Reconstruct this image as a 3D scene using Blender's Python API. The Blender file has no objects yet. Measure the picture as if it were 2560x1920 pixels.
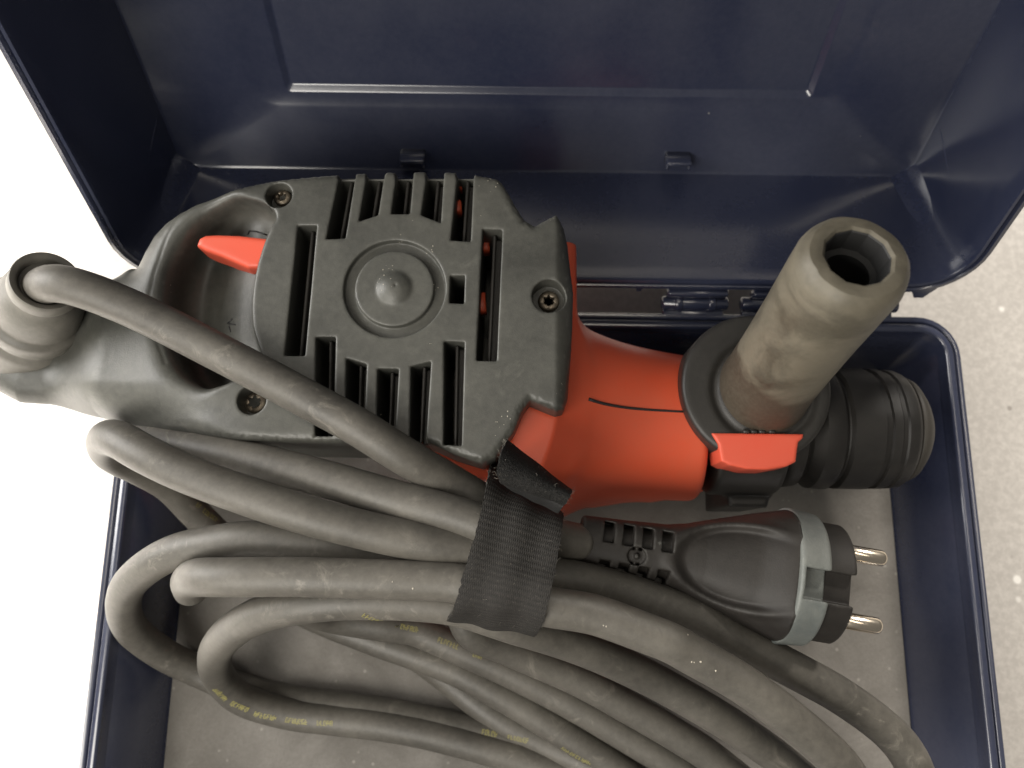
import bpy, bmesh, math, random
import numpy as np
from mathutils import Vector, Matrix
from mathutils.bvhtree import BVHTree

random.seed(7)
rng = np.random.default_rng(7)
scene = bpy.context.scene
COL = scene.collection

# ------------------------------------------------------------------ camera
FPX, TILT, ROLL, HCAM = 1938.5, math.radians(12.075), math.radians(0.793), 0.34
cam_d = bpy.data.cameras.new('camera')
cam = bpy.data.objects.new('camera', cam_d)
COL.objects.link(cam)
cam_d.sensor_width = 36.0
cam_d.lens = 36.0 * FPX / 2560.0
cam_d.clip_start = 0.005
cam_d.clip_end = 50
cam.matrix_world = (Matrix.Translation((0, 0, HCAM)) @ Matrix.Rotation(TILT, 4, 'X')
                    @ Matrix.Rotation(ROLL, 4, 'Z'))
cam_d.dof.use_dof = True
cam_d.dof.focus_distance = 0.247
cam_d.dof.aperture_fstop = 10.5
scene.camera = cam

# ------------------------------------------------------------------ world and lamps
world = bpy.data.worlds.new('World')
scene.world = world
world.use_nodes = True
bg = world.node_tree.nodes['Background']
bg.inputs[0].default_value = (1.0, 0.96, 0.90, 1)
bg.inputs[1].default_value = 0.15


def area_lamp(name, loc, target, size, power, color):
    d = bpy.data.lights.new(name, 'AREA')
    d.shape = 'RECTANGLE'
    d.size, d.size_y = size
    d.energy = power
    d.color = color
    o = bpy.data.objects.new(name, d)
    COL.objects.link(o)
    o.location = loc
    o.rotation_euler = (Vector(target) - Vector(loc)).to_track_quat('-Z', 'Y').to_euler()
    return o


area_lamp('work_light', (-0.24, -0.25, 0.42), (-0.08, 0.02, 0.05), (0.30, 0.30), 2.9, (1.0, 0.955, 0.875))
area_lamp('added_left_light', (-0.66, 0.20, 0.36), (-0.14, 0.09, 0.08), (0.40, 0.40), 7.0, (1.0, 0.975, 0.94))  # added lamp, brightens boot and grip so the lid reflects them
area_lamp('ceiling_light', (0.10, 0.16, 1.9), (0.0, 0.05, 0.0), (0.9, 0.16), 4.0, (1.0, 0.91, 0.78))
area_lamp('added_back_light', (0.62, 1.55, 1.38), (0.2, 0.0, 0.0), (0.5, 0.2), 66.0, (1.0, 0.935, 0.85))  # added lamp behind the lid, brightens the right floor but not the case
spot_d = bpy.data.lights.new('added_floor_spot', 'SPOT')  # unseen added spot that bleaches the floor left of the case
spot_d.energy = 430
spot_d.color = (1.0, 0.97, 0.92)
spot_d.spot_size = math.radians(69)
spot_d.spot_blend = 0.22
spot_d.shadow_soft_size = 0.02
spot = bpy.data.objects.new('added_floor_spot', spot_d)
COL.objects.link(spot)
spot.location = (-0.92, -0.12, 0.90)
spot.rotation_euler = (Vector((-0.82, -0.12, 0)) - spot.location).to_track_quat('-Z', 'Y').to_euler()

vs = scene.view_settings
vs.view_transform = 'Standard'
vs.look = 'None'
vs.exposure = 0.0
vs.gamma = 1.0
scene.render.engine = 'CYCLES'
scene.cycles.use_denoising = True
scene.cycles.max_bounces = 8

# ------------------------------------------------------------------ measuring: photo point at a height -> place
_c, _s = math.cos(ROLL), math.sin(ROLL)
FW = np.array([0, math.sin(TILT), -math.cos(TILT)])
UP = np.array([0, math.cos(TILT), math.sin(TILT)])
RT = np.array([1.0, 0, 0])
CAM = np.array([0, 0, HCAM])
FR = dict(S=(0, 0, 1), A=(0, 350, 2.0733), B=(600, 380, 2.0733), C=(1350, 480, 2.0229), D=(1100, 1050, 1.8433),
          E=(200, 1000, 1.8033), F=(0, 0, 1.7015), G=(1260, 0, 1.7015), H=(200, 1000, 3.6867), I=(400, 1350, 2.9105),
          J=(1000, 1350, 2.9105), K=(1700, 1400, 2.5721), L=(1100, 1050, 3.6867), M=(1800, 950, 2.9105),
          N=(1400, 650, 3.95), O=(2100, 650, 4.739))


def ray(fr, x, y):
    ox, oy, s = FR[fr]
    a, b = ox + x / s - 1280, oy + y / s - 960
    u, v = _c * a + _s * b, -_s * a + _c * b
    return RT * u / FPX - UP * v / FPX + FW


def W(fr, x, y, z):
    d = ray(fr, x, y)
    return CAM + d * ((z - HCAM) / d[2])


def W2(fr, pts, z):
    return np.array([W(fr, x, y, z)[:2] for x, y in pts])


# ------------------------------------------------------------------ object helpers
def obj(name, verts, faces, mat, parent=None, smooth=True, angle=None):
    me = bpy.data.meshes.new(name)
    if isinstance(verts, np.ndarray) and isinstance(faces, np.ndarray):
        nv, nf, k = len(verts), len(faces), faces.shape[1]
        me.vertices.add(nv)
        me.vertices.foreach_set('co', verts.astype(np.float32).ravel())
        me.loops.add(nf * k)
        me.loops.foreach_set('vertex_index', faces.astype(np.int32).ravel())
        me.polygons.add(nf)
        me.polygons.foreach_set('loop_start', np.arange(0, nf * k, k, dtype=np.int32))
        me.polygons.foreach_set('loop_total', np.full(nf, k, dtype=np.int32))
        me.update(calc_edges=True)
    else:
        me.from_pydata([tuple(v) for v in verts], [], [tuple(f) for f in faces])
        me.update()
    if smooth:
        me.polygons.foreach_set('use_smooth', np.ones(len(me.polygons), dtype=bool))
        if angle:
            me.set_sharp_from_angle(angle=math.radians(angle))
    me.materials.append(mat)
    o = bpy.data.objects.new(name, me)
    COL.objects.link(o)
    if parent is not None:
        o.parent = parent
        if parent.type == 'EMPTY':          # meshes keep world coordinates, empties sit at their thing's base
            o.matrix_parent_inverse = Matrix.Translation(-Vector(parent.location))
    return o


def thing(name, label, cat, loc, group=None):
    o = bpy.data.objects.new(name, None)
    o.empty_display_size = 0.02
    COL.objects.link(o)
    o.location = loc
    o['label'] = label
    o['category'] = cat
    if group:
        o['group'] = group
    return o


def loft(rings, cap0=True, cap1=True, closed=True):
    n = len(rings[0])
    v = [tuple(p) for r in rings for p in r]
    f = []
    for a in range(len(rings) - 1):
        for i in range(n if closed else n - 1):
            j = (i + 1) % n
            f.append((a * n + i, a * n + j, (a + 1) * n + j, (a + 1) * n + i))
    if cap0:
        f.append(tuple(range(n - 1, -1, -1)))
    if cap1:
        b = (len(rings) - 1) * n
        f.append(tuple(range(b, b + n)))
    return v, f


def frame_of(d):
    d = np.array(d, float)
    d /= np.linalg.norm(d)
    a = np.array([0, 0, 1.0]) if abs(d[2]) < 0.9 else np.array([1.0, 0, 0])
    x = np.cross(a, d)
    x /= np.linalg.norm(x)
    return x, np.cross(d, x), d


def lathe(p0, d, prof, n=48, cap0=True, cap1=True, rfun=None):
    x, y, d = frame_of(d)
    rings = []
    for k, (t, r) in enumerate(prof):
        ring = []
        for i in range(n):
            a = 2 * math.pi * i / n
            rr = rfun(k, a, r) if rfun else r
            ring.append(np.array(p0) + d * t + (x * math.cos(a) + y * math.sin(a)) * rr)
        rings.append(ring)
    return loft(rings, cap0, cap1)


def catmull(P, step=0.002):
    P = np.array(P, float)
    P = np.vstack([2 * P[0] - P[1], P, 2 * P[-1] - P[-2]])
    out = []
    for i in range(1, len(P) - 2):
        p0, p1, p2, p3 = P[i - 1:i + 3]
        n = max(2, int(np.linalg.norm(p2 - p1) / step))
        for k in range(n):
            t = k / n
            out.append(0.5 * (2 * p1 + (p2 - p0) * t + (2 * p0 - 5 * p1 + 4 * p2 - p3) * t * t
                              + (3 * p1 - p0 - 3 * p2 + p3) * t ** 3))
    out.append(P[-2])
    out = np.array(out)
    for _ in range(3):
        out[1:-1] = 0.25 * out[:-2] + 0.5 * out[1:-1] + 0.25 * out[2:]
    return out


def tube(path, r, n=20):
    path = np.array(path)
    T = np.gradient(path, axis=0)
    T /= np.linalg.norm(T, axis=1)[:, None]
    x, y, _ = frame_of(T[0])
    rings = []
    rr = r if hasattr(r, '__len__') else [r] * len(path)
    for k, p in enumerate(path):
        x = x - T[k] * np.dot(x, T[k])
        x /= np.linalg.norm(x)
        y = np.cross(T[k], x)
        rings.append([p + (x * math.cos(2 * math.pi * i / n) + y * math.sin(2 * math.pi * i / n)) * rr[k]
                      for i in range(n)])
    return loft(rings)


def join(parts):
    V, Fc = [], []
    for v, f in parts:
        b = len(V)
        V += [tuple(p) for p in v]
        Fc += [tuple(i + b for i in q) for q in f]
    return V, Fc


def box(c, sx, sy, sz, rot=0.0, bev=0.0):
    """box with chamfered top and bottom edges"""
    ca, sa = math.cos(rot), math.sin(rot)
    rings = []
    for z, i in ((-sz / 2, bev), (-sz / 2 + bev, 0), (sz / 2 - bev, 0), (sz / 2, bev)):
        a, b = sx / 2 - i, sy / 2 - i
        k = min(bev, a * 0.5, b * 0.5)
        pts = [(-a + k, -b), (a - k, -b), (a, -b + k), (a, b - k), (a - k, b), (-a + k, b), (-a, b - k), (-a, -b + k)]
        rings.append([(c[0] + ca * p - sa * q, c[1] + sa * p + ca * q, c[2] + z) for p, q in pts])
    return loft(rings)


def bvh_of(v, f):
    return BVHTree.FromPolygons([tuple(map(float, p)) for p in v], [tuple(map(int, q)) for q in f])


def hit(bvh, fr, x, y):
    d = Vector(ray(fr, x, y)).normalized()
    return bvh.ray_cast(Vector(CAM), d)[:2]


# ------------------------------------------------------------------ distance fields -> smooth moulded meshes
def poly_sdf(poly, X, Y):
    P = np.asarray(poly, float)
    d = np.full(X.shape, 1e9)
    s = np.ones(X.shape)
    n = len(P)
    for i in range(n):
        a, b = P[i], P[i - 1]
        ex, ey = b - a
        wx, wy = X - a[0], Y - a[1]
        t = np.clip((wx * ex + wy * ey) / (ex * ex + ey * ey + 1e-18), 0, 1)
        d = np.minimum(d, (wx - ex * t) ** 2 + (wy - ey * t) ** 2)
        c1, c2, c3 = Y >= a[1], Y < b[1], ex * wy > ey * wx
        flip = (c1 & c2 & c3) | (~c1 & ~c2 & ~c3)
        s = np.where(flip, -s, s)
    return (s * np.sqrt(d)).astype(np.float32)


def smax(a, b, k):
    h = np.clip(0.5 + 0.5 * (a - b) / k, 0, 1)
    return b + (a - b) * h + k * h * (1 - h)


def smin(a, b, k):
    return -smax(-a, -b, k)


def sstep(x, a, b):
    t = np.clip((x - a) / (b - a), 0, 1)
    return t * t * (3 - 2 * t)


def smooth_poly(P, n=6):
    P = np.asarray(P, float)
    out = []
    m = len(P)
    for i in range(m):
        p0, p1, p2, p3 = P[i - 1], P[i], P[(i + 1) % m], P[(i + 2) % m]
        for k in range(n):
            t = k / n
            out.append(0.5 * (2 * p1 + (p2 - p0) * t + (2 * p0 - 5 * p1 + 4 * p2 - p3) * t * t + (3 * p1 - p0 - 3 * p2 + p3) * t ** 3))
    return np.array(out)


class Grid:
    def __init__(self, lo, hi, h):
        self.lo, self.h = np.array(lo, float), h
        n = np.ceil((np.array(hi) - self.lo) / h).astype(int) + 1
        ax = [(self.lo[i] + h * np.arange(n[i])).astype(np.float32) for i in range(3)]
        self.x, self.y, self.z = ax[0][:, None, None], ax[1][None, :, None], ax[2][None, None, :]
        self.X2, self.Y2 = np.meshgrid(ax[0], ax[1], indexing='ij')
        self.n = n

    def poly(self, pts):
        return poly_sdf(pts, self.X2, self.Y2)[:, :, None]


def nets(g, F):
    F = np.broadcast_to(F, tuple(g.n)).astype(np.float32).copy()
    for ax in range(3):                      # closed at the grid's border
        sl = [slice(None)] * 3
        for e in (0, -1):
            sl[ax] = e
            F[tuple(sl)] = np.maximum(F[tuple(sl)], 1e-5)
    S = F < 0
    cnt = np.zeros(tuple(g.n - 1), np.int8)
    cor = [(i, j, k) for i in (0, 1) for j in (0, 1) for k in (0, 1)]
    n = g.n
    for i, j, k in cor:
        cnt += S[i:n[0] - 1 + i, j:n[1] - 1 + j, k:n[2] - 1 + k]
    act = np.argwhere((cnt > 0) & (cnt < 8))
    idx = np.full(tuple(n - 1), -1, np.int32)
    idx[act[:, 0], act[:, 1], act[:, 2]] = np.arange(len(act))
    vals = {c: F[act[:, 0] + c[0], act[:, 1] + c[1], act[:, 2] + c[2]] for c in cor}
    acc = np.zeros((len(act), 3))
    num = np.zeros(len(act))
    for a in cor:
        for ax in range(3):
            if a[ax] == 0:
                b = list(a)
                b[ax] = 1
                v0, v1 = vals[a], vals[tuple(b)]
                m = (v0 < 0) != (v1 < 0)
                t = np.where(m, v0 / np.where(m, v0 - v1, 1), 0)
                p = np.tile(np.array(a, float), (len(act), 1))
                p[:, ax] = t
                acc += p * m[:, None]
                num += m
    V = g.lo + g.h * (act + acc / num[:, None])
    quads = []
    for ax in range(3):
        b, c = (ax + 1) % 3, (ax + 2) % 3
        s0 = [slice(1, -1)] * 3
        s1 = [slice(1, -1)] * 3
        s0[ax] = slice(0, -1)
        s1[ax] = slice(1, None)
        A, B = S[tuple(s0)], S[tuple(s1)]
        e = np.argwhere(A != B)
        off = np.ones(3, int)
        off[ax] = 0
        inside = A[e[:, 0], e[:, 1], e[:, 2]]
        e = e + off

        def cell(db, dc):
            q = e.copy()
            q[:, b] += db
            q[:, c] += dc
            return idx[q[:, 0], q[:, 1], q[:, 2]]
        Q = np.stack([cell(-1, -1), cell(0, -1), cell(0, 0), cell(-1, 0)], 1)
        Q[~inside] = Q[~inside][:, ::-1]
        quads.append(Q)
    return V, np.vstack(quads)


def sdf_prism(name, poly, z0, z1, rnd, mat, parent, h=0.0004, k=None):
    P = np.asarray(poly)
    lo = (P[:, 0].min() - .002, P[:, 1].min() - .002, z0 - .002)
    hi = (P[:, 0].max() + .002, P[:, 1].max() + .002, z1 + .002)
    g = Grid(lo, hi, h)
    F = smax(g.poly(P), np.maximum(g.z - z1, z0 - g.z), rnd)
    v, f = nets(g, F)
    return obj(name, v, f, mat, parent), v, f


# ------------------------------------------------------------------ materials
class NT:
    def __init__(self, name):
        self.m = bpy.data.materials.new(name)
        self.m.use_nodes = True
        self.t = self.m.node_tree
        self.b = self.t.nodes['Principled BSDF']

    def n(self, kind, **kw):
        o = self.t.nodes.new('ShaderNode' + kind)
        for k, v in kw.items():
            setattr(o, k, v)
        return o

    def l(self, a, b):
        self.t.links.new(a, b)

    def noise(self, scale, detail=4, rough=0.6, vec=None, dist=0.0):
        o = self.n('TexNoise')
        o.inputs['Scale'].default_value = scale
        o.inputs['Detail'].default_value = detail
        o.inputs['Roughness'].default_value = rough
        o.inputs['Distortion'].default_value = dist
        if vec is None:
            vec = self.coord()
        self.l(vec, o.inputs['Vector'])
        return o.outputs['Fac']

    def coord(self):
        if not hasattr(self, '_co'):
            self._co = self.n('NewGeometry')
        return self._co.outputs['Position']

    def ramp(self, fac, a, b, ca=(0, 0, 0, 1), cb=(1, 1, 1, 1)):
        o = self.n('ValToRGB')
        o.color_ramp.elements[0].position = a
        o.color_ramp.elements[1].position = b
        o.color_ramp.elements[0].color = ca
        o.color_ramp.elements[1].color = cb
        self.l(fac, o.inputs[0])
        return o.outputs[0]

    def math(self, op, a, b=None):
        o = self.n('Math', operation=op)
        for i, q in enumerate((a, b)):
            if q is None:
                continue
            if isinstance(q, (int, float)):
                o.inputs[i].default_value = q
            else:
                self.l(q, o.inputs[i])
        return o.outputs[0]

    def mix(self, fac, a, b):
        o = self.n('Mix', data_type='RGBA')
        for sock, q in ((o.inputs[0], fac), (o.inputs[6], a), (o.inputs[7], b)):
            if isinstance(q, (int, float)):
                sock.default_value = q
            elif isinstance(q, tuple):
                sock.default_value = (*q, 1) if len(q) == 3 else q
            else:
                self.l(q, sock)
        return o.outputs[2]

    def bump(self, h, strength, dist):
        o = self.n('Bump')
        o.inputs['Strength'].default_value = strength
        o.inputs['Distance'].default_value = dist
        self.l(h, o.inputs['Height'])
        self.l(o.outputs[0], self.b.inputs['Normal'])
        return o


def plastic(name, col, dust=(0.25, 0.24, 0.21), amount=0.3, rough=0.5, wear=0.0, wearcol=(0.17, 0.17, 0.155),
            bump=0.12, grain=2200, specks=0.0, spec=0.5, patch=28, scuff=0.0):
    t = NT(name)
    big = t.noise(patch, 5, 0.62, dist=0.4)
    fine = t.noise(420, 4, 0.7)
    d = t.math('MULTIPLY', t.ramp(t.math('ADD', t.math('MULTIPLY', big, 0.7), t.math('MULTIPLY', fine, 0.3)), 0.36, 0.66), amount)
    c = t.mix(d, col, dust)
    if wear:
        g = t.n('NewGeometry')
        edge = t.ramp(g.outputs['Pointiness'], 0.505, 0.60)
        wn = t.ramp(t.noise(260, 5, 0.75), 0.42, 0.62)
        wf = t.math('MULTIPLY', t.math('MULTIPLY', edge, wn), wear)
        c = t.mix(wf, c, wearcol)
    if scuff:
        sn = t.ramp(t.noise(85, 7, 0.72, dist=1.5), 0.56, 0.72)
        sm = t.ramp(t.noise(30, 3, 0.5), 0.45, 0.62)
        c = t.mix(t.math('MULTIPLY', t.math('MULTIPLY', sn, sm), scuff), c, dust)
        dk = t.ramp(t.noise(140, 5, 0.7, dist=0.8), 0.60, 0.74)
        c = t.mix(t.math('MULTIPLY', dk, scuff * 0.8), c, col)
    if specks:
        v = t.n('TexVoronoi')
        v.inputs['Scale'].default_value = 230
        t.l(t.coord(), v.inputs['Vector'])
        sp = t.ramp(v.outputs['Distance'], 0.05, 0.11, (1, 1, 1, 1), (0, 0, 0, 1))
        pick = t.ramp(v.outputs['Color'], 0.93, 0.95)
        c = t.mix(t.math('MULTIPLY', t.math('MULTIPLY', sp, pick), specks), c, (0.6, 0.58, 0.5))
    t.l(c, t.b.inputs['Base Color'])
    r = t.math('ADD', rough - 0.09, t.math('MULTIPLY', big, 0.22))
    t.l(r, t.b.inputs['Roughness'])
    t.b.inputs['Specular IOR Level'].default_value = spec
    gr = t.noise(grain, 2, 0.5)
    t.bump(t.math('ADD', gr, t.math('MULTIPLY', fine, 1.3)), bump, 0.0004)
    return t.m


M = {}
M['housing'] = plastic('black_plastic_worn', (0.038, 0.0385, 0.034), (0.142, 0.140, 0.120), 0.46, 0.42, scuff=0.4, wear=0.35, specks=0.6, bump=0.13)
M['rubber'] = plastic('cable_rubber', (0.054, 0.050, 0.0425), (0.222, 0.204, 0.173), 0.40, 0.50, bump=0.09, grain=1400, specks=0.6, patch=22, scuff=0.75)
M['boot'] = plastic('boot_rubber', (0.085, 0.080, 0.069), (0.24, 0.225, 0.19), 0.4, 0.5, bump=0.08)
M['black'] = plastic('black_plastic', (0.018, 0.017, 0.0155), (0.07, 0.064, 0.055), 0.28, 0.46, bump=0.12)
M['chuck'] = plastic('chuck_black', (0.012, 0.011, 0.010), (0.045, 0.040, 0.034), 0.28, 0.5, bump=0.12)
M['grip'] = plastic('grip_rubber', (0.105, 0.093, 0.068), (0.30, 0.27, 0.205), 0.7, 0.55, bump=0.06, patch=24, grain=1500, wear=.3)
M['plug'] = plastic('plug_rubber', (0.013, 0.0112, 0.0098), (0.06, 0.053, 0.045), 0.26, 0.52, bump=0.12, wear=0.4, specks=0.8, spec=.35)
M['flange'] = plastic('plug_rim_worn', (0.10, 0.112, 0.108), (0.26, 0.26, 0.23), 0.4, 0.5, bump=0.2, wear=.5)
M['red'] = plastic('red_plastic', (0.64, 0.088, 0.036), (0.50, 0.13, 0.07), 0.35, 0.40, bump=0.05, spec=0.4)
M['redtab'] = plastic('red_tab', (0.66, 0.085, 0.045), (0.6, 0.16, 0.09), 0.2, 0.42, bump=0.04)
M['navy'] = plastic('navy_plastic', (0.0195, 0.0245, 0.051), (0.075, 0.08, 0.11), 0.30, 0.20, bump=0.015, grain=900, specks=0.3, spec=0.9, patch=14)

for _k, _v in (('Coat Weight', 0.35), ('Coat Roughness', 0.16), ('Coat IOR', 1.55)):
    M['navy'].node_tree.nodes['Principled BSDF'].inputs[_k].default_value = _v


def metal(name, col, rough, wear=0.0):
    t = NT(name)
    n = t.noise(900, 3, 0.6)
    t.l(t.mix(t.math('MULTIPLY', n, wear), col, (0.10, 0.07, 0.045)), t.b.inputs['Base Color'])
    t.b.inputs['Metallic'].default_value = 1
    t.l(t.math('ADD', rough, t.math('MULTIPLY', n, 0.15)), t.b.inputs['Roughness'])
    return t.m


M['screw'] = metal('screw_steel', (0.40, 0.35, 0.28), 0.40, 0.8)
M['pin'] = metal('pin_nickel', (0.86, 0.76, 0.62), 0.16, 0.05)
M['print'] = plastic('yellow_print', (0.28, 0.255, 0.08), (0.13, 0.12, 0.065), 0.6, 0.6)
M['ink'] = plastic('dark_moulded_mark', (0.012, 0.012, 0.012), (0.03, 0.03, 0.03), 0.2, 0.6)


def foam_mat():
    t = NT('grey_foam')
    a = t.noise(34, 5, 0.6, dist=0.6)
    b = t.noise(650, 4, 0.75)
    c = t.mix(t.ramp(a, 0.35, 0.68), (0.118, 0.111, 0.100), (0.190, 0.180, 0.165))
    c = t.mix(t.ramp(b, 0.35, 0.75), t.mix(0.35, c, (0.09, 0.08, 0.07)), c)
    v = t.n('TexVoronoi')
    v.inputs['Scale'].default_value = 260
    t.l(t.coord(), v.inputs['Vector'])
    sp = t.ramp(v.outputs['Distance'], 0.10, 0.22, (1, 1, 1, 1), (0, 0, 0, 1))
    pick = t.ramp(v.outputs['Color'], 0.72, 0.76)
    c = t.mix(t.math('MULTIPLY', t.math('MULTIPLY', sp, pick), 0.30), c, (0.42, 0.40, 0.36))
    t.l(c, t.b.inputs['Base Color'])
    t.b.inputs['Roughness'].default_value = 0.9
    t.b.inputs['Specular IOR Level'].default_value = 0.2
    t.bump(t.math('ADD', b, t.math('MULTIPLY', a, 2.0)), 0.5, 0.0006)
    return t.m


def floor_mat():
    t = NT('speckled_terrazzo')
    a = t.noise(9, 4, 0.6)
    b = t.noise(330, 5, 0.75)
    c = t.mix(t.ramp(a, 0.3, 0.7), (0.46, 0.435, 0.405), (0.52, 0.495, 0.462))
    c = t.mix(t.ramp(b, 0.42, 0.62), t.mix(0.45, c, (0.30, 0.28, 0.26)), c)
    for sc, th, colr in ((75, 0.80, (0.82, 0.80, 0.76)), (120, 0.9, (0.22, 0.2, 0.18)), (40, 0.9, (0.8, 0.78, 0.74))):
        v = t.n('TexVoronoi')
        v.inputs['Scale'].default_value = sc * 1.5
        t.l(t.coord(), v.inputs['Vector'])
        sp = t.ramp(v.outputs['Distance'], 0.16, 0.26, (1, 1, 1, 1), (0, 0, 0, 1))
        pick = t.ramp(v.outputs['Color'], th, th + 0.02)
        c = t.mix(t.math('MULTIPLY', t.math('MULTIPLY', sp, pick), 0.75), c, colr)
    t.l(c, t.b.inputs['Base Color'])
    t.b.inputs['Roughness'].default_value = 0.55
    return t.m


def strap_mat(name, weave):
    t = NT(name)
    uv = t.n('UVMap').outputs[0]
    fz = t.noise(900, 4, 0.8)
    lint = t.ramp(t.noise(1500, 3, 0.7), 0.60, 0.74)
    c = t.mix(t.ramp(fz, 0.3, 0.8), (0.006, 0.006, 0.006), (0.026, 0.0245, 0.022))
    if weave:
        sp = t.n('SeparateXYZ')
        t.l(uv, sp.inputs[0])
        wv = t.math('SINE', t.math('ADD', t.math('MULTIPLY', sp.outputs[0], 2 * math.pi * 40), t.math('MULTIPLY', t.noise(160, 2, 0.5), 5.0)))
        wu = t.math('SINE', t.math('ADD', t.math('MULTIPLY', sp.outputs[1], 2 * math.pi * 70), t.math('MULTIPLY', t.noise(120, 2, 0.5), 4.0)))
        w = t.math('ADD', t.math('MULTIPLY', t.math('MULTIPLY', wu, wv), 0.30), t.math('ADD', t.math('MULTIPLY', wu, 0.2), 0.5))
        c = t.mix(t.math('MULTIPLY', w, 0.7), c, (0.034, 0.031, 0.028))
        t.bump(t.math('ADD', t.math('MULTIPLY', fz, 0.8), w), 0.55, 0.0004)
    else:
        t.bump(t.math('ADD', fz, t.noise(2500, 2, 0.6)), 1.0, 0.0008)
    c = t.mix(t.math('MULTIPLY', lint, 0.28), c, (0.20, 0.18, 0.15))
    t.l(c, t.b.inputs['Base Color'])
    t.b.inputs['Roughness'].default_value = 0.75
    t.b.inputs['Specular IOR Level'].default_value = 0.2
    return t.m


M['foam'] = foam_mat()
M['hook'] = plastic('tail_shade_dark', (0.006, 0.006, 0.006), (0.03, 0.028, 0.025), 0.2, 0.6, bump=0.5)  # near-black, puts the shade under the curled tail into the colour
M['floor'] = floor_mat()
M['strap'] = strap_mat('woven_strap', True)
M['fuzz'] = strap_mat('loop_fabric', False)


def dust_mat():
    t = NT('pale_crumb')
    t.b.inputs['Base Color'].default_value = (0.50, 0.46, 0.38, 1)
    t.b.inputs['Roughness'].default_value = 0.8
    return t.m


M['crumb'] = dust_mat()

# ------------------------------------------------------------------ floor
fl = obj('floor', [(-6, -6, -.0085), (6, -6, -.0085), (6, 6, -.0085), (-6, 6, -.0085)], [(0, 1, 2, 3)], M['floor'], smooth=False)
fl['kind'] = 'structure'


# ------------------------------------------------------------------ case
def rrect(x0, x1, y0, y1, r, n=8):
    pts = []
    for cx, cy, a0 in ((x1 - r, y1 - r, 0), (x0 + r, y1 - r, 90), (x0 + r, y0 + r, 180), (x1 - r, y0 + r, 270)):
        for k in range(n + 1):
            a = math.radians(a0 + 90 * k / n)
            pts.append((cx + r * math.cos(a), cy + r * math.sin(a)))
    return pts


XC, HW, HR = 0.0133, 0.1697, 0.0353
YB = W('S', 1750, 781, HR)[1]           # outer back edge of the base
YF = YB - 0.245
case = thing('tool_case', 'open dark navy plastic tool case with its lid raised behind the drill', 'tool case',
             (XC, (YB + YF) / 2, -0.008))


def tray_rings(prof, x0, x1, y0, y1, R):
    out = []
    for ins, z in prof:
        r = max(R - ins, 0.0015)
        out.append([(p, q, z) for p, q in rrect(x0 + ins, x1 - ins, y0 + ins, y1 - ins, r)])
    return out


prof = [(.0115, -.008), (.009, -.006), (.0022, .026), (.0012, .0275), (.0002, .028), (0, .0284), (0, .0332), (.0004, .0338),
        (.0019, .0338), (.0023, .0334), (.0027, .0322), (.0032, .0322), (.0035, .0335), (.0037, .0349), (.0041, .0353),
        (.0060, .0353), (.0066, .0350), (.0070, .0342), (.0076, .0300), (.0080, .0296), (.0165, .0005), (.0180, -.0035), (.0200, -.0045)]
v, f = loft(tray_rings(prof, XC - HW, XC + HW, YF, YB, .0165))
obj('base', v, f, M['navy'], case, angle=50)

# lid: local X across, U up along the lid from the hinge edge, Dp depth away from the opening
TH = math.radians(113.95)
LU = np.array([0, -math.cos(TH), math.sin(TH)])
LD = np.array([0, math.sin(TH), math.cos(TH)])
LP = np.array([XC, .10226, .0482])
TD, WL, LH = .0619, .1645, .275


def lid_at(x, u, d):
    return LP + RT * x + LU * u + LD * d


def lid_xy(fr, px, py, d):
    r = ray(fr, px, py)
    p0 = LP + LD * d
    t = np.dot(p0 - CAM, LD) / np.dot(r, LD)
    q = CAM + r * t - p0
    return q[0], np.dot(q, LU)


def lid_ring(x0, x1, u0, u1, r, d):
    return [lid_at(p, q, d) for p, q in rrect(x0, x1, u0, u1, r)]


def lid_ins(i, d, R=.021):
    return lid_ring(-WL + i, WL - i, i, LH - i, max(R - i, .003), d)


rings = [lid_ins(.0080, TD + .0035), lid_ins(.0052, TD + .001), lid_ins(.0010, .010), lid_ins(.0004, .0055), lid_ins(-.0008, .0050), lid_ins(-.0010, .0044),
         lid_ins(-.0010, .0006), lid_ins(-.0006, .0), lid_ins(.0008, .0), lid_ins(.0012, .0006), lid_ins(.0016, .0018), lid_ins(.0020, .0018),
         lid_ins(.0023, .0004), lid_ins(.0027, .0), lid_ins(.0036, .0003), lid_ins(.0040, .0015), lid_ins(.0042, .008)]
# inner corner radius tightens towards the panel
for d, i, R in ((.016, .0047, .0125), (.034, .0054, .0088), (TD - .003, .0063, .0072), (TD - .0008, .0068, .0072), (TD, .0078, .0065)):
    rings.append(lid_ring(-WL + i, WL - i, i, LH - i, R, d))
ax0, au0 = lid_xy('S', 640, 268, TD)
ax1, _ = lid_xy('S', 2108, 250, TD)
bx0, bu0 = lid_xy('S', 717, 228, TD)
bx1, _ = lid_xy('S', 2032, 232, TD)
rings += [lid_ring(ax0, ax1, au0, LH - .03, .010, TD), lid_ring(ax0 + .0012, ax1 - .0012, au0 + .0012, LH - .0312, .009, TD + .0007),
          lid_ring(bx0 - .0012, bx1 + .0012, bu0 - .0012, LH - .042, .003, TD + .0011),
          lid_ring(bx0 - .0004, bx1 + .0004, bu0 - .0004, LH - .0428, .0022, TD + .0013),
          lid_ring(bx0 + .0009, bx1 - .0009, bu0 + .0009, LH - .044, .0016, TD + .0030),
          lid_ring(bx0 + .0016, bx1 - .0016, bu0 + .0016, LH - .0446, .0012, TD + .0032)]
v, f = loft(rings)
lid = obj('lid', v, f, M['navy'], case, angle=38)


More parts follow.
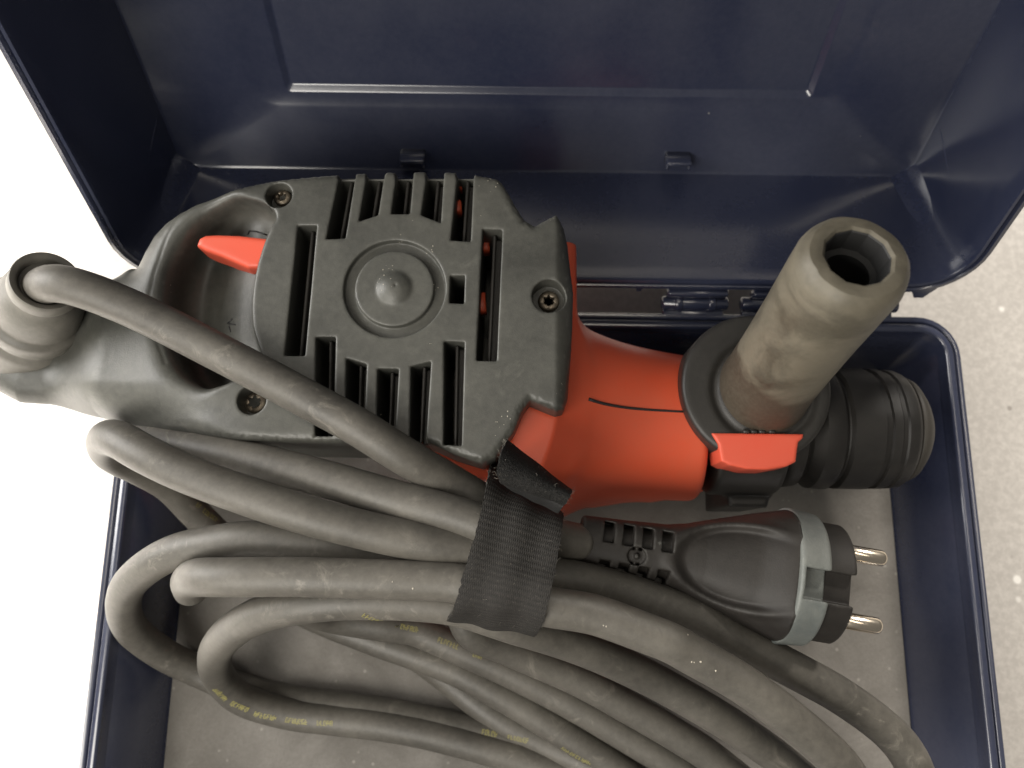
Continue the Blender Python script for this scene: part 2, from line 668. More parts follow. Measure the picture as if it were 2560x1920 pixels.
def lid_box(x, u, d, sx, su, sd):
    pts = []
    rr = []
    b = min(sx, su, sd) * .22
    for dd, i in ((d - sd / 2, b), (d - sd / 2 + b, 0), (d + sd / 2, 0)):
        rr.append([lid_at(p, q, dd) for p, q in rrect(x - sx / 2 + i, x + sx / 2 - i, u - su / 2 + i, u + su / 2 - i, b + 1e-5, 3)])
    return loft(rr)


for px, py in ((1031, 391), (1697, 398)):
    x, u = lid_xy('S', px, py, TD - .004)
    v, f = join([lid_box(x, u, TD - .0035, .0098, .0016, .0090), lid_box(x - .0046, u - .0018, TD - .003, .0013, .0042, .0075),
                 lid_box(x + .0046, u - .0018, TD - .003, .0013, .0042, .0075)])
    obj('clip', v, f, M['navy'], lid)
# thin moulded ribs on the side walls of the lid
for s in (-1, 1):
    xx = s * (WL - .0056)
    path = [lid_at(xx - s * .0004, .034, TD - .004), lid_at(xx + s * .0004, .027, .040), lid_at(xx + s * .0013, .019, .018)]
    v, f = tube(catmull(path), .0005, 8)
    obj('rib', v, f, M['navy'], lid)
# drops below the lid rim (moulded tabs) and hinge barrels
for fr, px, py, wd, ln in (('O', 905, 430, .0052, .0045), ('N', 765, 330, .0022, .0030)):
    x, u = lid_xy(fr, px, py, .002)
    ring = []
    for dd in (.0006, .0046):
        ring.append([lid_at(x - wd, .001, dd), lid_at(x - wd * .62, -ln * .45, dd), lid_at(x - wd * .35, -ln, dd),
                     lid_at(x + wd * .35, -ln, dd), lid_at(x + wd * .62, -ln * .45, dd), lid_at(x + wd, .001, dd)])
    v, f = loft(ring)
    obj('rim_tab', v, f, M['navy'], lid, smooth=False)


def hinge(xa, xb, n):
    ya = YB + .0036
    parts = [lathe((xa, ya, .0362), (1, 0, 0), [(0, .0022), (.0006, .0028), (xb - xa - .0006, .0028), (xb - xa, .0022)], 20)]
    parts.append(box(((xa + xb) / 2, YB + .0012, .0325), xb - xa - .002, .0052, .0030, 0, .0006))
    v, f = join(parts)
    h = obj('hinge', v, f, M['navy'], case)
    for k in range(n):
        xk = xa + (xb - xa) * (k + .5) / n
        v, f = lathe((xk - .0016, ya, .0362), (1, 0, 0), [(0, .0031), (.0004, .0034), (.0028, .0034), (.0032, .0031)], 20)
        obj('knuckle', v, f, M['navy'], h)
    v, f = box(((xa + xb) / 2, YB + .0062, .0410), (xb - xa) * .9, .0034, .0060, 0, .0005)
    obj('hinge_leaf', v, f, M['navy'], h)


hinge(W('N', 1000, 400, .036)[0], W('N', 1650, 400, .036)[0], 2)
hinge(W('N', 1780, 400, .036)[0], W('O', 670, 560, .036)[0], 3)
hinge(-.115, -.055, 3)

# ------------------------------------------------------------------ foam in the case
v, f = loft(tray_rings([(.0173, -.0042), (.0170, -.001), (.0176, 0)], XC - HW, XC + HW, YF, YB, .0215))
foam = obj('foam_pad', v, f, M['foam'], angle=40)
foam['label'] = 'flat speckled grey foam sheet lining the bottom of the navy case'
foam['category'] = 'foam pad'

# ------------------------------------------------------------------ rotary hammer
tool = thing('rotary_hammer', 'red and black corded rotary hammer drill lying in the open case', 'hammer drill', (-.02, .06, 0.0))
ZC = 0.095
out = []
out += list(W2('A', [(600, 575), (640, 500), (700, 412), (780, 347), (880, 302), (980, 272), (1180, 237), (1400, 202), (1560, 182), (1700, 172)], ZC))
out += list(W2('B', [(640, 98), (780, 92), (930, 91), (1090, 92), (1230, 106), (1345, 132), (1385, 188), (1430, 270), (1478, 345), (1530, 374),
                     (1572, 348), (1642, 312), (1682, 370), (1703, 450), (1722, 600), (1736, 700), (1730, 900), (1722, 1050), (1704, 1270),
                     (1685, 1325), (1645, 1340), (1575, 1312), (1505, 1283), (1470, 1330), (1425, 1440), (1375, 1510), (1325, 1580), (1250, 1606),
                     (1100, 1560), (980, 1505)], ZC))
out += list(W2('E', [(1190, 192), (900, 186), (720, 178), (480, 150), (330, 140), (200, 112)], ZC - .002))
out += list(W2('A', [(560, 1455), (400, 1398)], .085))
out += list(W2('A', [(190, 1385), (20, 1372), (-110, 1290), (-165, 1130), (-150, 950), (-60, 790), (110, 670), (260, 632), (420, 606), (540, 575)], .074))
g = Grid((-.186, .018, .030), (.030, .135, .1035), .00045)
lo = g.poly(out)
xA = lambda a: W('A', a, 700, .085)[0]
yA = lambda a: W('A', 700, a, .085)[1]
xB = lambda a: W('B', a, 700, ZC)[0]
# height of the moulded upper surface
hx = sstep(g.x, xA(520), xA(1250))
low = sstep(-(g.x), -xA(620), -xA(180)) * 1.0
zt = ZC - (1 - hx) * .0075 - low * .0135
zt = zt - .030 * (1 - sstep(g.x, xA(470), xA(660))) * sstep(g.y, yA(760), yA(610))
zt = zt - sstep(g.x, xB(1630), xB(1745)) * .0042
zt = zt - .0045 * sstep(-g.y, -yA(1250), -yA(1450)) * (1 - sstep(g.x, xA(800), xA(1500)))
kx = .0032 + .0120 * (1 - sstep(g.x, xA(700), xA(1450)))
zb = .046 + .018 * (1 - sstep(g.x, xA(520), xA(1100)))
Fh = smax(lo, g.z - zt, kx)
Fh = smax(Fh, zb - g.z, .004)
# finger opening with the trigger: moulded hollow between grip and motor
rec = smooth_poly(W2('A', [(1225, 335), (1340, 345), (1430, 385), (1452, 440), (1425, 490), (1385, 590), (1350, 720), (1332, 860), (1336, 990), (1362, 1085), (1375, 1180),
                    (1240, 1262), (1150, 1290), (1070, 1290), (985, 1232), (912, 1130), (868, 930), (868, 760), (905, 620), (985, 490), (1090, 395)], .089))
pr_ = g.poly(rec)
rfl = .0825 - .0125 * (1 - sstep(g.x, xA(960), xA(1345)))
cut = smax(pr_, rfl - g.z, .008)
kcut = .0016 + .0070 * (1 - sstep(g.x, xA(1000), xA(1330)))
Fh = smax(Fh, -cut, kcut)
# parting line along the grip
pl = W2('A', [(1010, 285), (930, 380), (860, 520), (800, 680), (775, 800), (800, 1000), (860, 1160)], .090)


def line_d(g, pl):
    d = np.full(g.X2.shape, 1e9)
    for a, b in zip(pl[:-1], pl[1:]):
        e = b - a
        t = np.clip(((g.X2 - a[0]) * e[0] + (g.Y2 - a[1]) * e[1]) / (e @ e), 0, 1)
        d = np.minimum(d, np.hypot(g.X2 - a[0] - e[0] * t, g.Y2 - a[1] - e[1] * t))
    return d[:, :, None]


Fh = Fh + .00018 * np.exp(-(line_d(g, pl) / .0006) ** 2)
# boss ring and dome
bc = W('B', 800, 705, ZC)
rr = np.hypot(g.X2 - bc[0], g.Y2 - bc[1])[:, :, None]
groove = smax(np.abs(rr - .0150) - .0019, (ZC - .0026) - g.z, .0004)
Fh = smax(Fh, -groove, .0006)
dome = np.sqrt(rr ** 2 + (g.z - (ZC - .0062)) ** 2) - .0086
dimple = np.sqrt((np.hypot(g.X2 - bc[0] - .0006, g.Y2 - bc[1] - .0004)[:, :, None]) ** 2 + (g.z - (ZC + .0025)) ** 2) - .0006
Fh = smin(Fh, dome, .0006)
Fh = smax(Fh, -dimple, .0003)
# vent slots
slots = [[(515, 122), (597, 122), (545, 445), (445, 450)], [(657, 118), (747, 118), (715, 325), (615, 358)],
         [(810, 118), (897, 118), (880, 318), (783, 320)], [(968, 118), (1056, 118), (1040, 365), (938, 325)],
         [(1127, 116), (1211, 118), (1195, 463), (1092, 455)], [(1258, 398), (1360, 402), (1330, 1083), (1225, 1080)],
         [(300, 380), (397, 380), (335, 1055), (230, 1055)],
         [(392, 958), (495, 958), (482, 1470), (388, 1470)], [(550, 1068), (655, 1100), (640, 1475), (545, 1475)],
         [(712, 1122), (822, 1125), (800, 1490), (708, 1490)], [(885, 1110), (990, 1085), (962, 1500), (880, 1500)],
         [(1058, 980), (1163, 985), (1148, 1520), (1055, 1515)]]
sl = None
for q in slots + [[(1090, 640), (1165, 640), (1160, 785), (1085, 780)]]:
    d = g.poly(W2('B', q, ZC))
    sl = d if sl is None else np.minimum(sl, d)
Fh = smax(Fh, -np.maximum(sl, .055 - g.z), .0007)
for q in slots[:5]:                     # the upper row breaks through the edge of the shell
    x0, x1 = q[0][0], q[1][0]
    d = g.poly(W2('B', [(x0, 60), (x1, 60), (x1, 108), (x0, 108)], ZC))
    Fh = smax(Fh, -d, .0006)
    d = g.poly(W2('B', [(x0 - 2, 60), (x1, 60), (x1 - 4, 135), (x0 - 6, 135)], ZC))
    Fh = smax(Fh, -np.maximum(d, (ZC - .004) - g.z), .0006)
# screw wells
wells = [('B', 200, 222, .0045, .0070), ('B', 1602, 745, .0057, .0075), ('A', 1312, 1352, .0047, .0030)]
for fr, x, y, r, dp in wells:
    c = W(fr, x, y, ZC - (.002 if fr == 'A' else 0))
    d = np.hypot(g.X2 - c[0], g.Y2 - c[1])[:, :, None] - r
    Fh = smax(Fh, -np.maximum(d, (ZC - dp - (.0055 if fr == 'A' else 0)) - g.z), .0006)
# nicks and scuffs along the worn edge
nx = 0
for k in range(9):
    a_, w_, p_ = rng.uniform(0, 6.28), rng.uniform(700, 4200), rng.uniform(0, 6.28)
    nx = nx + np.sin((g.x * math.cos(a_) + g.y * math.sin(a_) + g.z * .4) * w_ + p_)
Fh = Fh + .00004 * np.maximum(nx, -1) * sstep(lo, -.0032, -.0004) * hx * sstep(g.z - zt, -.0040, -.0015)
hv, hf = nets(g, Fh)
obj('motor_housing', hv, hf, M['housing'], tool)
hb = bvh_of(hv, hf)
# fins standing inside the slots
for q in slots:
    a0, a1, b1, b0 = [W('B', x, y, ZC) for x, y in q]
    m0, m1 = a0 * .40 + a1 * .60, b0 * .40 + b1 * .60
    d = (m1 - m0)[:2]
    L_ = np.linalg.norm(d)
    ang = math.atan2(d[1], d[0])
    m = (m0 + m1) / 2
    w_ = np.linalg.norm((a1 - a0)[:2])
    nrm = np.array([-d[1], d[0]]) / L_
    if np.dot(nrm, (a1 - a0)[:2]) < 0:
        nrm = -nrm
    fin = join([box((m[0], m[1], .0775), L_ * .99, .0010, .026, ang, .0003),
                box((m[0] + nrm[0] * w_ * .22, m[1] + nrm[1] * w_ * .22, .0735), L_ * .99, w_ * .34, .026, ang, .0003)])
    obj('vent_fin', *fin, M['black'], tool, smooth=False)
for x, y, sx, sy, z in ((1140, 185, .0022, .0022, .083), (1128, 295, .0030, .0045, .082), (1272, 485, .0030, .0060, .080), (1250, 790, .0034, .0070, .080)):
    p = W('B', x, y, z)
    obj('fan_shroud', *box(p, sx, sy, .006, .08, .0004), M['red'], tool)


# screws
def screw(c, r, star=True):
    pts = lathe(c, (0, 0, 1), [(-.004, r * .7), (-.0008, r), (0.0, r), (.0005, r * .86), (.0008, r * .55), (.0006, r * .48), (-.0009, r * .40), (-.0009, r * .05)], 48,
                rfun=(lambda k, a, rr: rr * (1 + (.16 * math.cos(6 * a) if k >= 5 and k < 7 else 0))))
    obj('screw', *pts, M['screw'], tool, angle=50)


screw(W('B', 219, 236, ZC - .0062), .0030)
screw(W('B', 1600, 774, ZC - .0066), .0036)
screw(W('A', 1322, 1360, .0862), .0040)

# trigger
tr = list(W2('A', [(1016, 548), (1030, 508), (1062, 492), (1120, 488), (1240, 492), (1340, 503), (1420, 512), (1400, 600), (1345, 662), (1285, 664), (1150, 604), (1068, 575)], .0885))
_, tv, tf = sdf_prism('trigger', tr, .0765, .0890, .0022, M['redtab'], tool)
# moulded marks: lock outline and arrow


def mark(name, pts, wd, bvh, fr, mat, parent, closed=False, lift=.00006, root=None):
    P = []
    for x, y in pts:
        h = hit(bvh, fr, x, y)
        if h[0] is None:
            return
        P.append(np.array(h[0]) + np.array(h[1]) * lift)
    parts = []
    for a, b in zip(P[:-1], P[1:]):
        parts.append(tube(np.array([a, (a + b) / 2, b]), wd, 8))
    obj(name, *join(parts), mat, parent)


mark('lock_mark', [(1285, 492), (1292, 472), (1335, 476), (1382, 492)], .00028, hb, 'A', M['ink'], tool)
mark('arrow_mark', [(1180, 950), (1205, 928)], .00026, hb, 'A', M['ink'], tool)
mark('arrow_mark', [(1180, 950), (1222, 958)], .00026, hb, 'A', M['ink'], tool)
mark('arrow_mark', [(1188, 965), (1196, 996)], .00026, hb, 'A', M['ink'], tool)

# cord boot
b0, b1 = W('A', 172, 985, .070), W('A', 238, 728, .1045)
ax = b1 - b0
Lb = np.linalg.norm(ax)
prof = [(-.005, .0182), (0, .0172), (.10 * Lb, .0168), (.17 * Lb, .0163), (.20 * Lb, .0150), (.25 * Lb, .0150), (.28 * Lb, .0158), (.42 * Lb, .0158),
        (.455 * Lb, .0152), (.47 * Lb, .0140), (.51 * Lb, .0138), (.60 * Lb, .0134), (.72 * Lb, .0124), (.80 * Lb, .0110), (.84 * Lb, .0100),
        (.86 * Lb, .0101), (.88 * Lb, .0106), (.985 * Lb, .0103), (1.0 * Lb, .0099), (.993 * Lb, .0084), (.97 * Lb, .0078), (.93 * Lb, .0074)]
obj('cord_boot', *lathe(b0, ax, prof, 56), M['boot'], tool, angle=60)

# gear housing (red)
g = Grid((-.045, .000, .003), (.082, .112, .082), .0007)
blk = list(W2('S', [(1000, 560), (1441, 580), (1445, 850), (1436, 1085), (1428, 1148), (1400, 1192), (1330, 1222), (1150, 1190), (1040, 1165), (960, 1100)], .068))
Fr = smax(g.poly(blk), np.maximum(g.z - .0705, .006 - g.z), .0045)
na, nb = W('S', 1460, 1040, .048), W('S', 1740, 1068, .048)
tt = np.clip((g.x - na[0]) / (nb[0] - na[0]), -.4, 1.2)
cy = na[1] + (nb[1] - na[1]) * tt
rad = .0268 + .0085 * np.exp(-(tt + .03) * 2.3)
neck = (np.abs((g.y - cy) / rad) ** 2.3 + np.abs((g.z - .043) / (rad * .93)) ** 2.3) ** (1 / 2.3) * rad - rad
neck = smax(neck, np.maximum(g.x - nb[0], na[0] - .03 - g.x), .003)
Fr = smin(Fr, neck, .007)
sk = list(W2('S', [(1400, 1268), (1500, 1262), (1600, 1246), (1668, 1228), (1725, 1240), (1768, 1224), (1768, 1080), (1400, 1080)], .028))
Fr = smin(Fr, smax(g.poly(sk), np.maximum(g.z - .033, .006 - g.z), .003), .0035)
und = g.poly(W2('B', [(150, 60), (1400, 60), (1400, 1540), (150, 1540)], .07))
Fr = smax(Fr, -np.maximum(und, .047 - g.z), .001)
fin = list(W2('C', [(130, 1572), (300, 1540), (480, 1492), (640, 1462), (735, 1535), (600, 1556), (380, 1548), (150, 1600)], .026))
Fr = smin(Fr, smax(g.poly(fin), np.maximum(g.z - .0375, .006 - g.z), .0012), .0012)
gv, gf = nets(g, Fr)
gear = obj('gear_housing', gv, gf, M['red'], tool)
gb = bvh_of(gv, gf)
seam = []
for x, y in ((246, 1048), (300, 1066), (360, 1080), (440, 1092), (540, 1101), (640, 1107), (735, 1112)):
    h = hit(gb, 'C', x, y)
    if h[0] is not None:
        seam.append(np.array(h[0]) + np.array((0, 0, .00005)))
if len(seam) > 2:
    pth = catmull(seam)
    obj('seam', *tube(pth, [.00055 - .0002 * i / len(pth) for i in range(len(pth))], 8), M['ink'], gear)



def grip_mat(p0, ax):
    t = NT('grip_rubber_dark_foot')
    ax = Vector(ax).normalized()
    d = t.n('VectorMath', operation='SUBTRACT')
    t.l(t.coord(), d.inputs[0])
    d.inputs[1].default_value = tuple(p0)
    e = t.n('VectorMath', operation='DOT_PRODUCT')
    t.l(d.outputs[0], e.inputs[0])
    e.inputs[1].default_value = tuple(ax)
    big = t.noise(38, 4, 0.55, dist=1.2)
    mid = t.noise(120, 4, 0.6)
    fine = t.noise(700, 4, 0.7)
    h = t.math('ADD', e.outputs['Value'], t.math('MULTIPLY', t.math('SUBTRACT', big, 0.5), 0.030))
    c = t.mix(t.ramp(big, 0.40, 0.58), (0.068, 0.060, 0.043), (0.138, 0.122, 0.090))
    c = t.mix(t.math('MULTIPLY', t.ramp(mid, 0.45, 0.7), 0.25), c, (0.10, 0.092, 0.072))
    # darker brown round the foot of the grip, with a wavy upper edge
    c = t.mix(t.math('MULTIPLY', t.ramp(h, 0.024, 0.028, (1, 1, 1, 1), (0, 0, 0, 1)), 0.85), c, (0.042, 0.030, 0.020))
    c = t.mix(t.math('MULTIPLY', t.ramp(fine, 0.35, 0.75), 0.12), c, (0.25, 0.225, 0.17))
    t.l(c, t.b.inputs['Base Color'])
    t.l(t.math('ADD', 0.42, t.math('MULTIPLY', mid, 0.25)), t.b.inputs['Roughness'])
    t.bump(t.math('ADD', fine, mid), 0.10, 0.0004)
    return t.m


# clamp collar of the side handle
cc = W('C', 1098, 985, .0745)
g = Grid((cc[0] - .035, cc[1] - .040, .006), (cc[0] + .034, cc[1] + .035, .0800), .0006)
cyl = np.hypot(g.X2 - cc[0], g.Y2 - cc[1])[:, :, None] - .0264
Fc_ = smax(cyl, np.maximum(g.z - .0745, .035 - g.z), .0022)
ringc = np.hypot(g.y - (nb[1] + .001), g.z - .045) - .0262
ringc = smax(ringc, np.abs(g.x - cc[0] - .001) - .0125, .0020)
Fc_ = smin(Fc_, ringc, .002)
leg = list(W2('C', [(895, 1340), (1160, 1360), (1140, 1420), (1082, 1645), (903, 1650)], .030))
lg = smax(g.poly(leg), np.maximum(g.z - .045, .008 - g.z), .002)
Fc_ = smin(Fc_, lg, .002)
bcol, _b = hb, None
he0 = W('C', 1122, 1010, .0715)
seat = np.sqrt((g.X2 - he0[0]) ** 2 + (g.Y2 - he0[1]) ** 2)[:, :, None]
Fc_ = Fc_ + .0012 * np.exp(-((seat - .0172) / .0016) ** 2) * sstep(g.z, .068, .073)
cv, cf = nets(g, Fc_)
obj('clamp_collar', cv, cf, M['black'], tool)
tabp = list(W2('C', [(868, 1217), (1336, 1222), (1333, 1244), (1310, 1264), (1303, 1310), (1297, 1364), (1250, 1388), (1150, 1405), (1050, 1402), (962, 1382), (918, 1360), (904, 1276), (882, 1242)], .0755))
sdf_prism('lock_tab', tabp, .060, .0755, .0010, M['redtab'], tool)
tp = [W('C', x, 1214, .0745) for x in (1040, 1080, 1120, 1170)]
obj('tab_grip', *join([box(p, .0022, .0012, .003, 0, .0004) for p in tp]), M['black'], tool)

# side handle
h0, h1 = W('C', 1122, 1002, .070), W('C', 1614, 322, .149)
ax = h1 - h0
Lh = np.linalg.norm(ax)
hp = [(-.004, .0160), (.0, .0166), (.002, .0163), (.12 * Lh, .0156), (.35 * Lh, .0152), (.60 * Lh, .0151), (.85 * Lh, .0153), (Lh - .0060, .0153), (Lh - .0035, .0148),
      (Lh - .0016, .0139), (Lh - .0004, .0127), (Lh, .0108), (Lh, .0095), (Lh - .0006, .0088), (Lh - .0012, .0086), (Lh - .0100, .0083), (Lh - .0105, .0066), (Lh - .034, .0062), (Lh - .034, .0005)]


def hfun(k, a, r):
    if 12 <= k <= 15:
        m = (a % (math.pi / 6)) - math.pi / 12
        return r * math.cos(math.pi / 12) / math.cos(m) * 1.02
    if 7 <= k <= 11:
        return r * (1 + .010 * math.sin(3 * a + 1) * math.sin(7 * a) - (.030 * math.exp(-((a - 5.05) / .10) ** 2) if k > 7 else 0))
    return r


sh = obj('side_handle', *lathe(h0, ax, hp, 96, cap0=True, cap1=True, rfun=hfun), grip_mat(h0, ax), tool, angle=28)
bp = [(Lh - .0008, .0087), (Lh - .0012, .0084), (Lh - .0080, .0081), (Lh - .0085, .0064), (Lh - .033, .0060), (Lh - .033, .0004)]
obj('grip_socket', *lathe(h0, ax, bp, 48, cap0=False, rfun=lambda k, a, r: r * (math.cos(math.pi / 12) / math.cos((a % (math.pi / 6)) - math.pi / 12) * 1.02 if k < 3 else 1)), M['ink'], sh, angle=15)

# chuck
c0 = np.array([nb[0] - .004, nb[1], .046])
c0[1] = W('C', 1500, 1196, .046)[1]
X_ = lambda px: W('C', px, 1200, .050)[0] - c0[0]
cp = [(0, .0150), (X_(1130), .0160), (X_(1165), .0185), (X_(1190), .0215), (X_(1230), .0226), (X_(1275), .0222), (X_(1300), .0195), (X_(1318), .0190), (X_(1335), .0205),
      (X_(1360), .0228), (X_(1440), .0232), (X_(1462), .0220), (X_(1470), .0211), (X_(1478), .0213), (X_(1490), .0229), (X_(1600), .0230), (X_(1636), .0230), (X_(1643), .0220),
      (X_(1668), .0219), (X_(1675), .0228), (X_(1715), .0228), (X_(1722), .0221), (X_(1742), .0220), (X_(1750), .0226), (X_(1795), .0222), (X_(1814), .0214), (X_(1820), .0203), (X_(1828), .0200),
      (X_(1834), .0205), (X_(1872), .0192), (X_(1912), .0155), (X_(1940), .0120), (X_(1956), .0090), (X_(1960), .0065), (X_(1920), .0060)]


def cfun(k, a, r):
    if 14 <= k <= 24:
        return r * (1 + .010 * (1 if math.sin(9 * a) > .3 else 0))
    return r


chuck = obj('chuck', *lathe(c0, (1, 0, 0), cp[:28], 72, rfun=cfun), M['chuck'], tool, angle=40)
M['nose'] = plastic('chuck_nose_rubber', (0.030, 0.026, 0.021), (0.075, 0.068, 0.056), 0.35, 0.6)
obj('chuck_nose', *lathe(c0, (1, 0, 0), cp[27:], 56), M['nose'], chuck)

# ------------------------------------------------------------------ power cord
cord = thing('power_cord', 'thick grey rubber mains cord coiled in loops beside the drill with a black plug', 'power cord', (-.03, -.03, .006))
RC = .0060


def run(*seg):
    pts = []
    for fr, x, y, z in seg:
        pts.append(W(fr, x, y, z))
    return catmull(pts)


runs = []
runs.append(run(('A', 215, 830, .086), ('A', 222, 765, .1015), ('A', 290, 745, .1095), ('A', 420, 772, .1095), ('A', 650, 862, .1065), ('A', 900, 982, .1045), ('A', 1100, 1085, .1035), ('A', 1300, 1187, .103),
                ('A', 1500, 1292, .1025), ('A', 1700, 1402, .1025), ('E', 1270, 132, .102), ('E', 1440, 240, .099), ('E', 1560, 310, .0945), ('E', 1690, 385, .089), ('E', 1830, 470, .086), ('E', 1960, 560, .082)))
runs.append(run(('H', 560, 330, .070), ('H', 800, 420, .080), ('E', 560, 232, .0855), ('E', 800, 278, .089), ('E', 1100, 355, .0925), ('E', 1400, 440, .0945), ('E', 1700, 520, .0955), ('E', 1860, 575, .0955), ('D', 420, 505, .094), ('D', 560, 548, .088), ('D', 660, 566, .0835)))
runs.append(run(('H', 1250, 1230, .020), ('H', 1060, 1040, .026), ('H', 830, 800, .036), ('H', 560, 640, .050), ('E', 150, 250, .064), ('E', 118, 190, .080), ('E', 165, 172, .092), ('E', 300, 247, .0975), ('E', 500, 340, .099), ('E', 750, 432, .100), ('E', 1000, 512, .100),
                ('E', 1300, 590, .098), ('E', 1600, 648, .095), ('E', 1780, 672, .092), ('J', 800, 200, .090), ('J', 1150, 262, .088), ('J', 1500, 335, .086), ('J', 1850, 445, .084), ('K', 100, 365, .082), ('K', 400, 535, .079), ('K', 700, 690, .076),
                ('K', 1000, 855, .073), ('K', 1250, 1025, .070), ('K', 1430, 1200, .068), ('K', 1520, 1380, .066), ('K', 1560, 1600, .06)))
runs.append(run(('E', 1500, 720, .080), ('E', 1150, 655, .084), ('E', 800, 625, .083), ('E', 600, 645, .080), ('E', 430, 682, .075), ('E', 300, 752, .068), ('E', 218, 835, .058), ('E', 193, 930, .046), ('E', 228, 1030, .034), ('E', 325, 1112, .022), ('E', 430, 1175, .013),
                ('E', 560, 1236, .0065), ('E', 720, 1300, .0058), ('E', 900, 1348, .0054), ('E', 1300, 1402, .0054), ('E', 1700, 1476, .0054), ('E', 2000, 1562, .0054), ('E', 2300, 1660, .0054)))
runs.append(run(('E', 500, 850, .058), ('E', 496, 815, .076), ('E', 540, 800, .090), ('E', 700, 800, .0955), ('E', 1000, 798, .0965), ('E', 1400, 808, .0965), ('E', 1720, 825, .096), ('J', 800, 430, .0975), ('J', 1100, 488, .0985), ('J', 1400, 535, .098), ('J', 1700, 640, .097), ('J', 2000, 755, .096),
                ('K', 20, 575, .0945), ('K', 300, 732, .092), ('K', 500, 862, .090), ('K', 700, 1015, .087), ('K', 900, 1185, .084), ('K', 1060, 1350, .080), ('K', 1200, 1600, .075)))
runs.append(run(('K', 900, 1500, .040), ('K', 750, 1370, .042), ('K', 600, 1250, .045), ('K', 400, 1110, .049), ('K', 170, 965, .054), ('J', 1850, 1025, .058), ('J', 1500, 855, .065), ('J', 1200, 735, .073), ('J', 800, 610, .085), ('E', 1660, 925, .088), ('E', 1300, 903, .0885), ('E', 1050, 915, .087), ('E', 860, 950, .082), ('E', 722, 1012, .072), ('E', 632, 1092, .058), ('E', 604, 1172, .042), ('E', 630, 1255, .026),
                ('E', 730, 1350, .0165), ('E', 930, 1412, .0105), ('E', 1100, 1436, .0090), ('E', 1400, 1470, .0085), ('E', 1700, 1536, .0085), ('E', 2000, 1622, .0085), ('E', 2300, 1730, .0085)))
runs.append(run(('E', 1000, 930, .050), ('I', 1250, 560, .030), ('I', 1700, 640, .024), ('J', 100, 655, .022), ('J', 450, 805, .021), ('J', 800, 962, .020), ('J', 1200, 1165, .019), ('J', 1600, 1400, .018), ('J', 2000, 1640, .018), ('J', 2200, 1780, .018)))
runs.append(run(('E', 900, 900, .022), ('I', 1250, 610, .013), ('I', 1700, 780, .0135), ('J', 0, 795, .0140), ('J', 400, 945, .0155), ('J', 800, 1160, .0150), ('J', 1200, 1405, .0140), ('J', 1500, 1600, .013), ('J', 1800, 1820, .013)))
runs.append(run(('J', -330, 560, -.004), ('J', -100, 700, -.003), ('J', 150, 860, -.0005), ('J', 350, 1010, .0030), ('J', 560, 1180, .0055), ('J', 800, 1345, .0063), ('J', 1100, 1500, .0075), ('J', 1400, 1640, .011), ('J', 1700, 1800, .013)))
runs.append(run(('E', 1700, 800, .058), ('J', 500, 650, .050), ('J', 750, 770, .043), ('J', 1000, 880, .038), ('J', 1300, 1015, .034), ('J', 1700, 1235, .031), ('J', 2000, 1410, .030), ('J', 2250, 1570, .029), ('J', 2500, 1770, .028)))
for k, r_ in enumerate(runs):             # a little unevenness, as rubber cord has
    w1 = np.cumsum(rng.normal(0, 1, (len(r_), 3)), axis=0)
    w1 -= np.linspace(0, 1, len(r_))[:, None] * w1[-1]
    runs[k] = r_ + w1 * 0.00002
cv, cf = join([tube(r_, RC, 24) for r_ in runs])
obj('cable', cv, cf, M['rubber'], cord)
cb = bvh_of(cv, cf)


# faded yellow print along the cable: rows of small worn letter-like strokes that cannot be read
def print_row(fr, pts, words, hgt=.0019):
    path = []
    for x, y in pts:
        h = hit(cb, fr, x, y)
        if h[0] is None:
            return []
        path.append((np.array(h[0]), np.array(h[1])))
    P = np.array([p for p, _ in path])
    seg = np.r_[0, np.cumsum(np.linalg.norm(np.diff(P, axis=0), axis=1))]
    words_ = []
    for a, b in words:
        parts = []
        words_.append(parts)
        s = a * seg[-1]
        while s < b * seg[-1]:
            i = min(np.searchsorted(seg, s, 'right') - 1, len(P) - 2)
            t = (s - seg[i]) / (seg[i + 1] - seg[i])
            p = P[i] * (1 - t) + P[i + 1] * t
            n = path[i][1] * (1 - t) + path[i + 1][1] * t
            n /= np.linalg.norm(n)
            T = P[i + 1] - P[i]
            T /= np.linalg.norm(T)
            q = np.cross(n, T)
            hh = hgt * random.uniform(.7, 1.0)
            gl = [(0, 0, .00030, hgt)]
            for yb in random.sample((-.44, 0, .44), random.choice((1, 2, 2))):
                gl.append((.0004, yb * hgt, .00060, .00030))
            if random.random() < .55:
                gl.append((.00075, random.choice((0, .2, -.2)) * hgt, .00028, hgt * random.choice((1, .55))))
            for (o1, o2, w, l) in gl:
                c_ = p + T * o1 + q * o2
                d_ = CAM - c_
                h = cb.find_nearest(Vector(c_))
                c_ = np.array(h[0]) + np.array(h[1]) * .00006
                n_ = np.array(h[1])
                q_ = np.cross(n_, T)
                V4 = [c_ + T * sx * w / 2 + q_ * sy * l / 2 for sx, sy in ((-1, -1), (1, -1), (1, 1), (-1, 1))]
                V4 += [p_ - n_ * .0004 for p_ in V4]
                parts.append((V4, [(0, 1, 2, 3), (0, 4, 5, 1), (1, 5, 6, 2), (2, 6, 7, 3), (3, 7, 4, 0)]))
            s += .00125
    return words_


